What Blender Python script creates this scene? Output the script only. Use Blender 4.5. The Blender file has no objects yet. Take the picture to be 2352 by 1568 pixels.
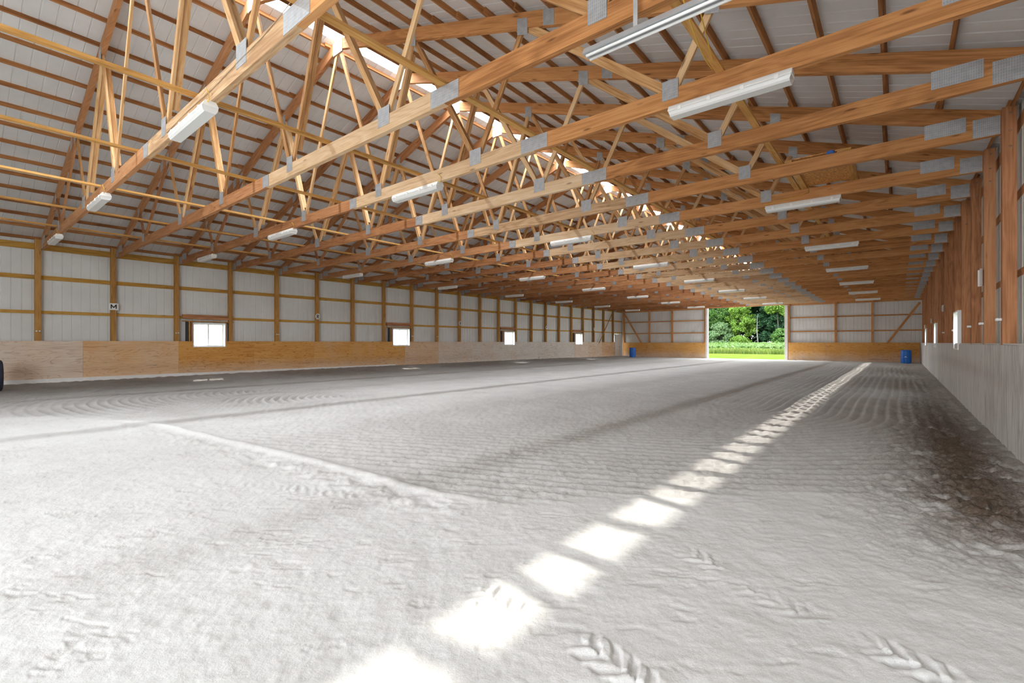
import bpy, math, random
import numpy as np
from mathutils import Vector, Matrix

random.seed(7)
RNG = np.random.default_rng(11)
scene = bpy.context.scene
COL = scene.collection

# ------------------------------------------------------------------ key measures (metres)
BAY = 1.83                    # truss and post spacing
XL, XR = -20.7187, 1.1095     # inner faces of the wall posts
CX = (XL + XR) / 2            # ridge line
HALF = (XR - XL) / 2
Y0 = 2.0157                   # first truss
NB = 23                       # trusses 0..22
YF = Y0 + 22 * BAY + 0.12     # far wall, inner side of the framing
CAMZ = 1.2993
CH_B, CH_T = 4.215, 4.44      # bottom chord
SLOPE = 1 / 3.0
EAVE_Z = 4.55                 # top of the top chord over the post face
TT = 0.076                    # truss thickness
YN = -7.0                     # near end of what is built
def yt(i): return Y0 + i * BAY
def zt(d): return EAVE_Z + (HALF - abs(d)) * SLOPE      # top of the top chord at distance d from the ridge
def xr(y): return 0.0035 * max(0.0, y - 9.0)            # the right wall runs a hair out of parallel

ORD = ['first', 'second', 'third', 'fourth', 'fifth', 'sixth', 'seventh', 'eighth', 'ninth', 'tenth', 'eleventh', 'twelfth',
       'thirteenth', 'fourteenth', 'fifteenth', 'sixteenth', 'seventeenth', 'eighteenth', 'nineteenth', 'twentieth',
       'twenty-first', 'twenty-second', 'twenty-third', 'twenty-fourth']

# ------------------------------------------------------------------ object helpers
def tag(o, label=None, cat=None, group=None, kind=None):
    if label: o['label'] = label
    if cat: o['category'] = cat
    if group: o['group'] = group
    if kind: o['kind'] = kind
    return o

def empty(name, loc=(0, 0, 0), rz=0.0):
    o = bpy.data.objects.new(name, None)
    o.empty_display_size = 0.1
    o.location = loc
    o.rotation_euler = (0, 0, rz)
    COL.objects.link(o)
    return o

def copy_tree(o, parent=None):
    c = o.copy()
    COL.objects.link(c)
    c.parent = parent
    for ch in list(o.children):
        copy_tree(ch, c)
    return c

class MB:
    """collects faces with UVs in metres (u along the grain)"""
    def __init__(s):
        s.v, s.f, s.uv = [], [], []
    def face(s, pts, uvs):
        n = len(s.v)
        s.v += [tuple(p) for p in pts]
        s.f.append(tuple(range(n, n + len(pts))))
        s.uv += [tuple(q) for q in uvs]
    def board(s, p0, p1, w, t, wdir, cut0=None):
        """box from p0 to p1, width w along wdir, thickness t across"""
        p0, p1 = Vector(p0), Vector(p1)
        a = p1 - p0
        L = a.length
        a = a / L
        wd = Vector(wdir)
        wd = (wd - a * wd.dot(a)).normalized()
        td = a.cross(wd)
        hw, ht = w / 2, t / 2
        r = random.random() * 9
        r2 = random.random() * 5
        def P(l, x, y): return p0 + a * l + wd * x + td * y
        for sx, sy, ax in ((1, 0, 0), (-1, 0, 0), (0, 1, 1), (0, -1, 1)):
            if ax == 0:
                q = [P(0, sx * hw, -ht), P(L, sx * hw, -ht), P(L, sx * hw, ht), P(0, sx * hw, ht)]
                vv = t; vo = r2 + 1.3 + sx
            else:
                q = [P(0, -hw, sy * ht), P(L, -hw, sy * ht), P(L, hw, sy * ht), P(0, hw, sy * ht)]
                vv = w; vo = r2 + sy * 2.1
            uv = [(r, vo), (r + L, vo), (r + L, vo + vv), (r, vo + vv)]
            if (ax == 0 and sx > 0) or (ax == 1 and sy < 0):
                pass
            else:
                q = q[::-1]; uv = uv[::-1]
            s.face(q, uv)
        for l in (0, L):
            q = [P(l, -hw, -ht), P(l, hw, -ht), P(l, hw, ht), P(l, -hw, ht)]
            uv = [(r, r2), (r + .02, r2 + w), (r + .02 + t, r2 + w), (r + t, r2)]
            if l == 0: q = q[::-1]; uv = uv[::-1]
            s.face(q, uv)
        return s
    def box(s, lo, hi, grain='x'):
        lo, hi = Vector(lo), Vector(hi)
        c = (lo + hi) / 2
        d = hi - lo
        if grain == 'x': s.board((lo.x, c.y, c.z), (hi.x, c.y, c.z), d.z, d.y, (0, 0, 1))
        elif grain == 'y': s.board((c.x, lo.y, c.z), (c.x, hi.y, c.z), d.z, d.x, (0, 0, 1))
        else: s.board((c.x, c.y, lo.z), (c.x, c.y, hi.z), d.x, d.y, (1, 0, 0))
        return s
    def prism(s, poly, a0, a1, plane='xz'):
        """poly outline in the plane, extruded between a0 and a1 on the third axis"""
        r = random.random() * 9; r2 = random.random() * 5
        def P(p, a):
            if plane == 'xz': return (p[0], a, p[1])
            if plane == 'yz': return (a, p[0], p[1])
            return (p[0], p[1], a)
        n = len(poly)
        f0 = [P(p, a0) for p in poly]; f1 = [P(p, a1) for p in poly]
        uv = [(p[0] + r, p[1] + r2) for p in poly]
        s.face(f0, uv); s.face(f1[::-1], uv[::-1])
        for i in range(n):
            j = (i + 1) % n
            L = math.dist(poly[i], poly[j])
            s.face([f0[j], f0[i], f1[i], f1[j]], [(r + L, r2 - 1), (r, r2 - 1), (r, r2 - 1 + abs(a1 - a0)), (r + L, r2 - 1 + abs(a1 - a0))])
        return s
    def tube(s, path, rad, n=8, cap=True):
        path = [Vector(p) for p in path]
        rings = []
        up = Vector((0.13, 0.21, 1)).normalized()
        for i, p in enumerate(path):
            a = (path[min(i + 1, len(path) - 1)] - path[max(i - 1, 0)]).normalized()
            x = a.cross(up)
            if x.length < 1e-3: x = a.cross(Vector((1, 0, 0)))
            x.normalize(); y = a.cross(x)
            rr = rad[i] if isinstance(rad, (list, tuple)) else rad
            rings.append([p + x * rr * math.cos(2 * math.pi * k / n) + y * rr * math.sin(2 * math.pi * k / n) for k in range(n)])
        for i in range(len(rings) - 1):
            for k in range(n):
                m = (k + 1) % n
                s.face([rings[i][k], rings[i][m], rings[i + 1][m], rings[i + 1][k]], [(i, k / n), (i, (k + 1) / n), (i + 1, (k + 1) / n), (i + 1, k / n)])
        if cap:
            s.face(rings[0][::-1], [(0, 0)] * n); s.face(rings[-1], [(0, 0)] * n)
        return s
    def lathe(s, prof, c=(0, 0, 0), n=32, axis='z'):
        c = Vector(c)
        def P(r, h, k):
            a = 2 * math.pi * k / n
            if axis == 'z': return c + Vector((r * math.cos(a), r * math.sin(a), h))
            return c + Vector((r * math.cos(a), h, r * math.sin(a)))
        for i in range(len(prof) - 1):
            for k in range(n):
                (r0, h0), (r1, h1) = prof[i], prof[i + 1]
                q = [P(r0, h0, k), P(r0, h0, k + 1), P(r1, h1, k + 1), P(r1, h1, k)]
                uv = [(k / n, h0), ((k + 1) / n, h0), ((k + 1) / n, h1), (k / n, h1)]
                if axis != 'z': q = q[::-1]; uv = uv[::-1]
                if r0 < 1e-5: q = q[1:]; uv = uv[1:]
                elif r1 < 1e-5: q = q[:3]; uv = uv[:3]
                s.face(q, uv)
        return s
    def build(s, name, mat, parent=None, smooth=False, weld=True):
        me = bpy.data.meshes.new(name)
        me.from_pydata([tuple(p) for p in s.v], [], s.f)
        uvl = me.uv_layers.new(name='UVMap')
        uvl.data.foreach_set('uv', np.array(s.uv, dtype=np.float32).ravel())
        if weld:
            import bmesh
            bm = bmesh.new(); bm.from_mesh(me)
            bmesh.ops.remove_doubles(bm, verts=bm.verts, dist=1e-5)
            bm.to_mesh(me); bm.free()
        if smooth:
            me.polygons.foreach_set('use_smooth', [True] * len(me.polygons))
        me.materials.append(mat)
        o = bpy.data.objects.new(name, me)
        COL.objects.link(o)
        if parent: o.parent = parent
        return o

# ------------------------------------------------------------------ materials
def new_mat(name):
    m = bpy.data.materials.new(name)
    m.use_nodes = True
    nt = m.node_tree
    nt.nodes.clear()
    out = nt.nodes.new('ShaderNodeOutputMaterial')
    return m, nt, out

class NT:
    def __init__(s, nt): s.nt = nt
    def n(s, typ, inputs=None, **kw):
        nd = s.nt.nodes.new(typ)
        for k, v in kw.items(): setattr(nd, k, v)
        if inputs:
            for k, v in inputs.items():
                sk = nd.inputs[k]
                if hasattr(v, 'is_output'): s.nt.links.new(v, sk)
                else: sk.default_value = v
        return nd
    def math(s, op, a, b=None):
        nd = s.n('ShaderNodeMath', {0: a} if b is None else {0: a, 1: b}, operation=op)
        return nd.outputs[0]
    def mix(s, f, a, b, mode='MIX'):
        nd = s.n('ShaderNodeMix', data_type='RGBA', blend_type=mode)
        for k, v in ((0, f), (6, a), (7, b)):
            if hasattr(v, 'is_output'): s.nt.links.new(v, nd.inputs[k])
            else: nd.inputs[k].default_value = v
        return nd.outputs[2]
    def ramp(s, f, stops):
        nd = s.n('ShaderNodeValToRGB', {0: f})
        e = nd.color_ramp.elements
        while len(e) > 1: e.remove(e[-1])
        e[0].position, e[0].color = stops[0]
        for p, c in stops[1:]:
            x = e.new(p); x.color = c
        return nd.outputs[0]

def c4(r, g, b): return (r, g, b, 1.0)

def wood(name, dark, mid, light, rough=.75, knots=.5, streak=1.0, tintvar=.25, greyable=False):
    m, nt, out = new_mat(name)
    N = NT(nt)
    uv = N.n('ShaderNodeUVMap').outputs[0]
    oi = N.n('ShaderNodeObjectInfo').outputs['Random']
    off = N.n('ShaderNodeCombineXYZ', {0: N.math('MULTIPLY', oi, 31.7), 1: N.math('MULTIPLY', oi, 17.3), 2: N.math('MULTIPLY', oi, 9.1)}).outputs[0]
    p = N.n('ShaderNodeVectorMath', {0: uv, 1: off}, operation='ADD').outputs[0]
    st = N.n('ShaderNodeVectorMath', {0: p, 1: (1.5, 48.0 * streak, 1)}, operation='MULTIPLY').outputs[0]
    fine = N.n('ShaderNodeTexNoise', {'Vector': st, 'Scale': 1.0, 'Detail': 5.0, 'Roughness': .6}).outputs[0]
    pt = N.n('ShaderNodeVectorMath', {0: p, 1: (.55, 3.2, 1)}, operation='MULTIPLY').outputs[0]
    big = N.n('ShaderNodeTexNoise', {'Vector': pt, 'Scale': 1.0, 'Detail': 3.0, 'Distortion': .6}).outputs[0]
    # growth-ring contours
    rg = N.math('FRACT', N.math('MULTIPLY', big, 13.0 if greyable else 7.0))
    rg = N.math('ABSOLUTE', N.math('SUBTRACT', rg, .5))
    f = N.math('ADD', N.math('MULTIPLY', fine, .66), N.math('MULTIPLY', big, .22))
    if greyable:
        rg = N.n('ShaderNodeMapRange', {0: rg, 1: .0, 2: .16, 3: 0.0, 4: .26}).outputs[0]
        f = N.math('ADD', f, rg)
        f = N.math('SUBTRACT', f, .03)
    else:
        f = N.math('ADD', f, N.math('MULTIPLY', rg, .34))
    f = N.math('ADD', f, N.math('MULTIPLY', N.math('SUBTRACT', oi, .5), tintvar))
    col = N.ramp(f, [(.28, c4(*dark)), (.53, c4(*mid)), (.8, c4(*light))])
    if knots:
        kp = N.n('ShaderNodeVectorMath', {0: p, 1: (1.5, 6.5, 1)}, operation='MULTIPLY').outputs[0]
        vo = N.n('ShaderNodeTexVoronoi', {'Vector': kp, 'Scale': 1.0}).outputs['Distance']
        k = N.n('ShaderNodeMapRange', {0: vo, 1: .05, 2: .13, 3: knots, 4: 0.0}).outputs[0]
        col = N.mix(k, col, c4(dark[0] * .35, dark[1] * .3, dark[2] * .3))
    if greyable:
        at = N.n('ShaderNodeAttribute', attribute_type='OBJECT', attribute_name='weather').outputs['Fac']
        gr = N.ramp(f, [(.3, c4(.44, .36, .29)), (.5, c4(.66, .60, .53)), (.72, c4(.79, .75, .69))])
        co = N.n('ShaderNodeTexCoord').outputs['Object']
        zz = N.n('ShaderNodeSeparateXYZ', {0: co}).outputs[2]
        pn = N.n('ShaderNodeTexNoise', {'Vector': co, 'Scale': 1.3, 'Detail': 4.0}).outputs[0]
        low = N.n('ShaderNodeMapRange', {0: N.math('ADD', zz, N.math('MULTIPLY', pn, .55)), 1: .95, 2: .25, 3: 0.0, 4: .75}).outputs[0]
        w = N.math('ADD', at, N.math('MULTIPLY', N.math('SUBTRACT', pn, .5), .55))
        w = N.math('MAXIMUM', w, N.math('MULTIPLY', low, .75))
        w = N.n('ShaderNodeClamp', {0: w}).outputs[0]
        col = N.mix(w, col, gr)
    bmp = N.n('ShaderNodeBump', {'Height': f, 'Strength': .25, 'Distance': .004}).outputs[0]
    b = N.n('ShaderNodeBsdfPrincipled', {'Base Color': col, 'Roughness': rough, 'Normal': bmp, 'Specular IOR Level': .25})
    nt.links.new(b.outputs[0], out.inputs[0])
    return m

def plain(name, col, rough=.5, metal=0.0, var=.0, scale=6.0, spec=.4):
    m, nt, out = new_mat(name)
    N = NT(nt)
    base = c4(*col)
    if var:
        co = N.n('ShaderNodeTexCoord').outputs['Object']
        ns = N.n('ShaderNodeTexNoise', {'Vector': co, 'Scale': scale, 'Detail': 5.0}).outputs[0]
        base = N.ramp(ns, [(.3, c4(*[c * (1 - var) for c in col])), (.7, c4(*[min(1, c * (1 + var)) for c in col]))])
    b = N.n('ShaderNodeBsdfPrincipled', {'Base Color': base, 'Roughness': rough, 'Metallic': metal, 'Specular IOR Level': spec})
    nt.links.new(b.outputs[0], out.inputs[0])
    return m

M = {}
M['chord'] = wood('chord_wood', (.33, .135, .045), (.57, .26, .092), (.70, .37, .155), knots=.75)
M['chordpale'] = wood('pale_chord_wood', (.42, .24, .12), (.66, .44, .25), (.78, .59, .39), knots=.7)
M['chorddark'] = wood('brown_chord_wood', (.25, .098, .04), (.44, .195, .08), (.57, .30, .145), knots=.7)
M['web'] = wood('web_wood', (.36, .17, .06), (.62, .355, .155), (.75, .52, .29), knots=.7, tintvar=.45)
M['purlin'] = wood('purlin_wood', (.20, .078, .027), (.38, .16, .055), (.50, .245, .095), knots=.5)
M['runner'] = wood('runner_wood', (.36, .17, .042), (.61, .32, .09), (.72, .43, .16), knots=.6)
M['girt'] = wood('girt_wood', (.31, .155, .03), (.54, .29, .058), (.64, .38, .10), knots=.6)
M['post'] = wood('post_wood', (.25, .115, .03), (.46, .23, .06), (.57, .32, .105), knots=.5)
M['redpost'] = wood('red_post_wood', (.30, .125, .055), (.49, .22, .10), (.60, .31, .155), knots=.4)
M['ply'] = wood('plywood', (.40, .16, .035), (.67, .315, .075), (.77, .43, .14), knots=.8, streak=.55, tintvar=.12, greyable=True)
M['greyply'] = wood('greyed_plywood', (.44, .42, .39), (.66, .645, .615), (.76, .75, .73), knots=.55, streak=.2, tintvar=.15)
M['tancable'] = plain('tan_cable', (.42, .32, .2), .6)
M['osb'] = plain('strand_board', (.60, .28, .08), .8, var=.45, scale=28)

# steel gusset plate: grey zinc with rows of punched teeth
def plate_mat():
    m, nt, out = new_mat('gusset_steel')
    N = NT(nt)
    uv = N.n('ShaderNodeUVMap').outputs[0]
    sp = N.n('ShaderNodeSeparateXYZ', {0: uv})
    u = N.math('SINE', N.math('MULTIPLY', sp.outputs[0], 300.0))
    v = N.math('SINE', N.math('MULTIPLY', sp.outputs[1], 190.0))
    t = N.math('MULTIPLY', N.math('GREATER_THAN', u, .1), N.math('GREATER_THAN', v, -.55))
    ns = N.n('ShaderNodeTexNoise', {'Vector': uv, 'Scale': 14.0, 'Detail': 3.0}).outputs[0]
    base = N.ramp(ns, [(.3, c4(.40, .41, .42)), (.7, c4(.52, .53, .54))])
    col = N.mix(N.math('MULTIPLY', t, .35), base, c4(.20, .20, .20))
    bmp = N.n('ShaderNodeBump', {'Height': t, 'Strength': .5, 'Distance': .004}).outputs[0]
    b = N.n('ShaderNodeBsdfPrincipled', {'Base Color': col, 'Roughness': .5, 'Metallic': .35, 'Normal': bmp})
    nt.links.new(b.outputs[0], out.inputs[0])
    return m
M['plate'] = plate_mat()

def sheet_mat(name, col, rough, var=.06, scale=.9):
    m, nt, out = new_mat(name)
    N = NT(nt)
    co = N.n('ShaderNodeTexCoord').outputs['Object']
    ns = N.n('ShaderNodeTexNoise', {'Vector': co, 'Scale': scale, 'Detail': 6.0, 'Roughness': .65}).outputs[0]
    base = N.ramp(ns, [(.3, c4(*[c * (1 - var) for c in col])), (.7, c4(*[min(1, c * (1 + var)) for c in col]))])
    b = N.n('ShaderNodeBsdfPrincipled', {'Base Color': base, 'Roughness': rough, 'Specular IOR Level': .5})
    nt.links.new(b.outputs[0], out.inputs[0])
    return m
M['wallsheet'] = sheet_mat('white_wall_sheet', (.74, .745, .73), .5)
M['roofsheet'] = sheet_mat('white_roof_sheet', (.67, .665, .655), .38, .09)
M['vinyl'] = plain('white_vinyl', (.86, .86, .86), .4)
M['whitepaint'] = plain('white_paint', (.82, .81, .79), .5, var=.05)
M['lampbody'] = plain('lamp_body_white', (.90, .90, .87), .45, var=.02)
M['tubeglass'] = plain('tube_white', (.88, .88, .86), .3)
M['galv'] = plain('galvanised_steel', (.55, .57, .59), .4, metal=.5, var=.08)
M['bolt'] = plain('bolt_steel', (.5, .5, .5), .35, metal=.8)
M['black'] = plain('black_vinyl', (.015, .015, .016), .5)
M['dark'] = plain('dark_felt', (.05, .052, .058), .8)
M['barrel'] = plain('blue_plastic', (.03, .19, .72), .35, var=.12, scale=3)
M['rubber'] = plain('dark_rubber', (.022, .026, .045), .7, var=.3, scale=20)
M['yellow'] = plain('yellow_cable', (.78, .47, .06), .5)
M['porcelain'] = plain('white_porcelain', (.88, .88, .86), .25)
M['paper'] = plain('white_sign_sheet', (.84, .84, .82), .55)
M['bluecup'] = plain('blue_tape', (.05, .16, .5), .5)
M['block'] = plain('cut_wood', (.52, .27, .1), .8, var=.2)

def glass_mat(name, tr, col=(1, 1, 1), rough=.03, diff=None):
    m, nt, out = new_mat(name)
    N = NT(nt)
    t = N.n('ShaderNodeBsdfTransparent', {'Color': c4(*col)}).outputs[0]
    if diff:
        g = N.n('ShaderNodeBsdfPrincipled', {'Base Color': c4(*diff), 'Roughness': rough}).outputs[0]
    else:
        g = N.n('ShaderNodeBsdfGlossy', {'Color': c4(.9, .9, .9), 'Roughness': rough}).outputs[0]
    mx = N.n('ShaderNodeMixShader', {0: 1 - tr, 1: t, 2: g}).outputs[0]
    nt.links.new(mx, out.inputs[0])
    return m
M['glass'] = glass_mat('window_glass', .92, (.97, .98, .98))
M['lens'] = glass_mat('prismatic_lens', .2, (.97, .97, .95), .22, (.93, .93, .90))
M['ridge'] = glass_mat('clear_ridge_sheet', .9, (.98, .98, .98), .2, (.85, .86, .87))

def sand_mat():
    m, nt, out = new_mat('arena_sand')
    N = NT(nt)
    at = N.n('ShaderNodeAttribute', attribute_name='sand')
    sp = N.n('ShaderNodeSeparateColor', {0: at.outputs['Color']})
    damp_and_shade, mud, pale = sp.outputs[0], sp.outputs[1], sp.outputs[2]
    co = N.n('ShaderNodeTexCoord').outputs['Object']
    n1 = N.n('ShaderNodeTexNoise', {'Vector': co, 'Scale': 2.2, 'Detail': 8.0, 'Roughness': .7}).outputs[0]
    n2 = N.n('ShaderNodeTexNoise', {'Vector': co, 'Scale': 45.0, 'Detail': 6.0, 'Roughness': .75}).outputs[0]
    d = N.math('ADD', damp_and_shade, N.math('MULTIPLY', N.math('SUBTRACT', n1, .5), .35))
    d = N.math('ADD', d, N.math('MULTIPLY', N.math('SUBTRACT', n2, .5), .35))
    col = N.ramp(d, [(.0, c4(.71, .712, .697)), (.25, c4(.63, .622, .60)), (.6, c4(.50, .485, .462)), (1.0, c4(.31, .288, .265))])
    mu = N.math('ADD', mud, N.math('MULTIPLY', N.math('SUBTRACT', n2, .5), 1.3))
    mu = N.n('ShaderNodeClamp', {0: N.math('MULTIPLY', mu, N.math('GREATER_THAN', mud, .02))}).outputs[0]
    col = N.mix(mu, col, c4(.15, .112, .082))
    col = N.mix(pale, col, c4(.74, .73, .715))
    n4 = N.n('ShaderNodeTexNoise', {'Vector': co, 'Scale': 190.0, 'Detail': 3.0, 'Roughness': .7}).outputs[0]
    col = N.mix(1.0, col, N.ramp(n4, [(.3, c4(.88, .88, .88)), (.7, c4(1.06, 1.06, 1.06))]), 'MULTIPLY')
    mp = N.n('ShaderNodeMapping', {'Vector': co, 'Rotation': (0, 0, -.6), 'Scale': (13.0, 24.0, 10.0)}).outputs[0]
    sc = N.n('ShaderNodeTexNoise', {'Vector': mp, 'Scale': 1.0, 'Detail': 7.0, 'Roughness': .72}).outputs[0]
    scr = N.n('ShaderNodeMapRange', {0: sc, 1: .63, 2: .72, 3: 0.0, 4: .6}).outputs[0]
    col = N.mix(scr, col, c4(.36, .345, .325))
    h = N.math('ADD', N.math('MULTIPLY', n2, 1.0), N.math('MULTIPLY', N.n('ShaderNodeTexNoise', {'Vector': co, 'Scale': 13.0, 'Detail': 5.0}).outputs[0], 1.2))
    h = N.math('SUBTRACT', N.math('ADD', h, N.math('MULTIPLY', n4, .25)), scr)
    bs = N.math('ADD', .24, N.math('MULTIPLY', damp_and_shade, .75))
    bmp = N.n('ShaderNodeBump', {'Height': h, 'Strength': bs, 'Distance': .02}).outputs[0]
    b = N.n('ShaderNodeBsdfPrincipled', {'Base Color': col, 'Roughness': 1.0, 'Specular IOR Level': 0.0, 'Normal': bmp})
    nt.links.new(b.outputs[0], out.inputs[0])
    return m
M['sand'] = sand_mat()

def leaf_mat(name, a, b_, trans=.35):
    m, nt, out = new_mat(name)
    N = NT(nt)
    co = N.n('ShaderNodeNewGeometry').outputs['Random Per Island']
    col = N.ramp(co, [(.0, c4(*a)), (1.0, c4(*b_))])
    d = N.n('ShaderNodeBsdfPrincipled', {'Base Color': col, 'Roughness': .6, 'Specular IOR Level': .3}).outputs[0]
    t = N.n('ShaderNodeBsdfTranslucent', {'Color': col}).outputs[0]
    mx = N.n('ShaderNodeMixShader', {0: trans, 1: d, 2: t}).outputs[0]
    nt.links.new(mx, out.inputs[0])
    return m
M['leaf_light'] = leaf_mat('leaf_yellow_green', (.065, .15, .018), (.20, .32, .05))
M['leaf_mid'] = leaf_mat('leaf_mid_green', (.035, .10, .018), (.12, .23, .05))
M['leaf_dark'] = leaf_mat('leaf_dark_green', (.010, .045, .020), (.045, .12, .045))
M['leaf_grey'] = leaf_mat('leaf_grey_green', (.06, .115, .045), (.17, .26, .11))
M['crop'] = leaf_mat('crop_leaf', (.045, .10, .018), (.12, .185, .05))
M['grassblade'] = leaf_mat('tall_grass_blade', (.05, .10, .012), (.15, .19, .035))
M['bark'] = plain('bark', (.035, .028, .022), .9, var=.3, scale=4)
M['deadbark'] = plain('pale_dead_wood', (.14, .14, .125), .9, var=.2, scale=4)

def lawn_mat():
    m, nt, out = new_mat('mown_grass')
    N = NT(nt)
    co = N.n('ShaderNodeTexCoord').outputs['Object']
    a = N.n('ShaderNodeTexNoise', {'Vector': co, 'Scale': .6, 'Detail': 6.0}).outputs[0]
    b = N.n('ShaderNodeTexNoise', {'Vector': co, 'Scale': 9.0, 'Detail': 6.0}).outputs[0]
    f = N.math('ADD', N.math('MULTIPLY', a, .6), N.math('MULTIPLY', b, .4))
    col = N.ramp(f, [(.32, c4(.040, .070, .008)), (.5, c4(.072, .105, .016)), (.68, c4(.115, .135, .03))])
    bmp = N.n('ShaderNodeBump', {'Height': b, 'Strength': .8, 'Distance': .05}).outputs[0]
    s = N.n('ShaderNodeBsdfPrincipled', {'Base Color': col, 'Roughness': 1.0, 'Normal': bmp, 'Specular IOR Level': 0.0})
    nt.links.new(s.outputs[0], out.inputs[0])
    return m
M['lawn'] = lawn_mat()
M['bounce'] = plain('grey_bounce', (.46, .45, .44), .95, var=.2, scale=3)  # surface of the unseen ground added behind the camera

# ------------------------------------------------------------------ noise
def vnoise(x, y, seed):
    xi = np.floor(x).astype(np.int64); yi = np.floor(y).astype(np.int64)
    xf = x - xi; yf = y - yi
    def h(a, b):
        n = (a * 374761393 + b * 668265263 + seed * 974711) & 0x7fffffff
        n = ((n ^ (n >> 13)) * 1274126177) & 0x7fffffff
        n = n ^ (n >> 16)
        return (n & 0xffff) / 65535.0
    u = xf * xf * (3 - 2 * xf); v = yf * yf * (3 - 2 * yf)
    a = h(xi, yi) * (1 - u) + h(xi + 1, yi) * u
    b = h(xi, yi + 1) * (1 - u) + h(xi + 1, yi + 1) * u
    return a * (1 - v) + b * v
def fbm(x, y, seed, o=4, g=.5):
    r = 0; a = 1; t = 0
    for k in range(o):
        r = r + a * vnoise(x * 2 ** k, y * 2 ** k, seed + k * 7); t += a; a *= g
    return r / t
def sstep(a, b, x):
    t = np.clip((x - a) / (b - a), 0, 1)
    return t * t * (3 - 2 * t)

# ------------------------------------------------------------------ sand floor
def arena_floor():
    # rings of vertices round the standing point: fine near it, coarser towards the far wall
    rs = [.0, .35, .7]
    r = .9
    while r < 52:
        rs.append(r)
        r += min(max(.0125, r * r / 900.0), .2 if r > 20 else .12)
    rs = np.array(rs)
    th = math.radians(39.27)
    u0, u1 = math.atan(-1300 / 1084.0), math.atan(1300 / 1084.0)
    fine = np.arctan(np.linspace(math.tan(u0), math.tan(u1), 860))
    rest = np.linspace(u1, u0 + 2 * math.pi, 90)[1:-1]
    an = np.concatenate([fine, rest])
    A, R = np.meshgrid(an, rs)
    X = R * np.sin(A - th); Y = R * np.cos(A - th)
    na, nr = len(an), len(rs)
    x0, x1, y1, yb = XL - .5, XR + .3, YF + .35, -8.0
    inside = (X > x0) & (X < x1) & (Y < y1) & (Y > yb)
    X = np.clip(X, x0, x1); Y = np.clip(Y, yb, y1)
    # packed pale strip near the entrance end, harrowed sand beyond a low berm
    xs = np.array([-21, -14, -12.6, -11.9, -11, -9.88, -7.58, -5.87, -4.65, -3.76, -3.1, -2.7, -1.6, -.5, .3, 1.4])
    ys = np.array([.3, .5, .75, 1.3, 1.75, 2.24, 2.47, 2.67, 2.76, 2.78, 2.8, 2.95, 4.0, 5.0, 5.3, 4.6])
    yb_ = np.interp(X, xs, ys)
    n1 = fbm(X * 1.7, Y * 1.7, 3)
    n2 = fbm(X * 6.5, Y * 6.5, 21)
    n3 = fbm(X * 19, Y * 19, 41, 3)
    harrow = sstep(-.1, .35, Y - yb_ + (n1 - .5) * .8 * (X > -2.7) + (n2 - .5) * .25)
    # harrow track: contours of a rounded rectangle round the arena
    wob = (fbm(X * .22, Y * .22, 77, 2) - .5)
    poly = [(-4.5, 11.0), (-13.0, 7.4), (-13.0, 35.5), (-4.5, 35.5)]
    sd = np.full(X.shape, 1e9); ins = np.ones(X.shape, dtype=bool)
    for (ax, ay), (bx, by) in zip(poly, poly[1:] + poly[:1]):
        ex, ey = bx - ax, by - ay
        tt = np.clip(((X - ax) * ex + (Y - ay) * ey) / (ex * ex + ey * ey), 0, 1)
        sd = np.minimum(sd, np.hypot(X - ax - tt * ex, Y - ay - tt * ey))
        ins &= ((X - ax) * ey - (Y - ay) * ex) >= 0
    sd = np.where(ins, -sd, sd) + wob * .35
    gr = np.cos(sd / .185 * 2 * math.pi)
    gr = gr + .3 * np.cos(sd / .0925 * 2 * math.pi + 1)
    t1 = np.exp(-(((X + 12.7) / 1.3) ** 2 + ((Y - 2.9) / 1.1) ** 2))
    t2 = np.exp(-(((X + 12.2) / 2.0) ** 2 + ((Y - 5.6) / 1.5) ** 2))
    t3 = sstep(-3.4, -1.9, X) * sstep(.9, .2, X) * sstep(4.6, 7.5, Y)
    amp = .0035 + .019 * t1 + .032 * t2 + .007 * t3 + .005 * n1
    # the second, tighter turn overlaps the first
    q2 = np.hypot(X + 10.6, Y - 6.9)
    gr2 = np.cos(q2 / .185 * 2 * math.pi + wob * 4)
    m2 = sstep(.30, .5, t2) * sstep(3.4, 3.0, q2)
    gr = gr * (1 - m2) + gr2 * m2
    h = -.05 + harrow * (gr * amp + (n2 - .5) * .022 + (n3 - .5) * .020)
    ca0, sa0 = .82, .57      # drag direction of the packed strip
    su, sv = X * ca0 + Y * sa0, -X * sa0 + Y * ca0
    s1 = fbm(su * 3.2, sv * 13, 91, 4, .6); s2 = fbm(su * 9, sv * 30, 93, 3, .6)
    pit = sstep(.60, .72, s1) * sstep(.45, .6, n2)
    h += (1 - harrow) * ((n1 - .5) * .022 + (n2 - .5) * .009 + (s1 - .5) * .003 + (s2 - .5) * .0025 + (n3 - .5) * .006 - pit * .006)
    # berm along the edge of the harrowed part
    db = Y - yb_ - (n1 - .5) * .12
    along = sstep(-10.9, -9.9, X) * sstep(-2.5, -3.1, X)
    berm = np.exp(-(db / .085) ** 2) * along
    h += .032 * berm
    h += np.exp(-((db + .28) / .16) ** 2) * along * (n2 - .35) * .06
    # bank against the left wall, trough along the right rail
    h += .10 * np.exp(-((X - XL) / .8) ** 2) + .05 * np.exp(-((X - XL) / 2.5) ** 2) * sstep(2, 12, Y) * sstep(38, 30, Y)
    h += (n2 - .5) * .05 * np.exp(-((X - XL - .45) / .35) ** 2)
    rail = np.exp(-((X - XR + .55) / .55) ** 2) * sstep(3.2, 5.5, Y)
    h += rail * ((n3 - .5) * .07 + (n2 - .5) * .06 - .03)
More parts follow.
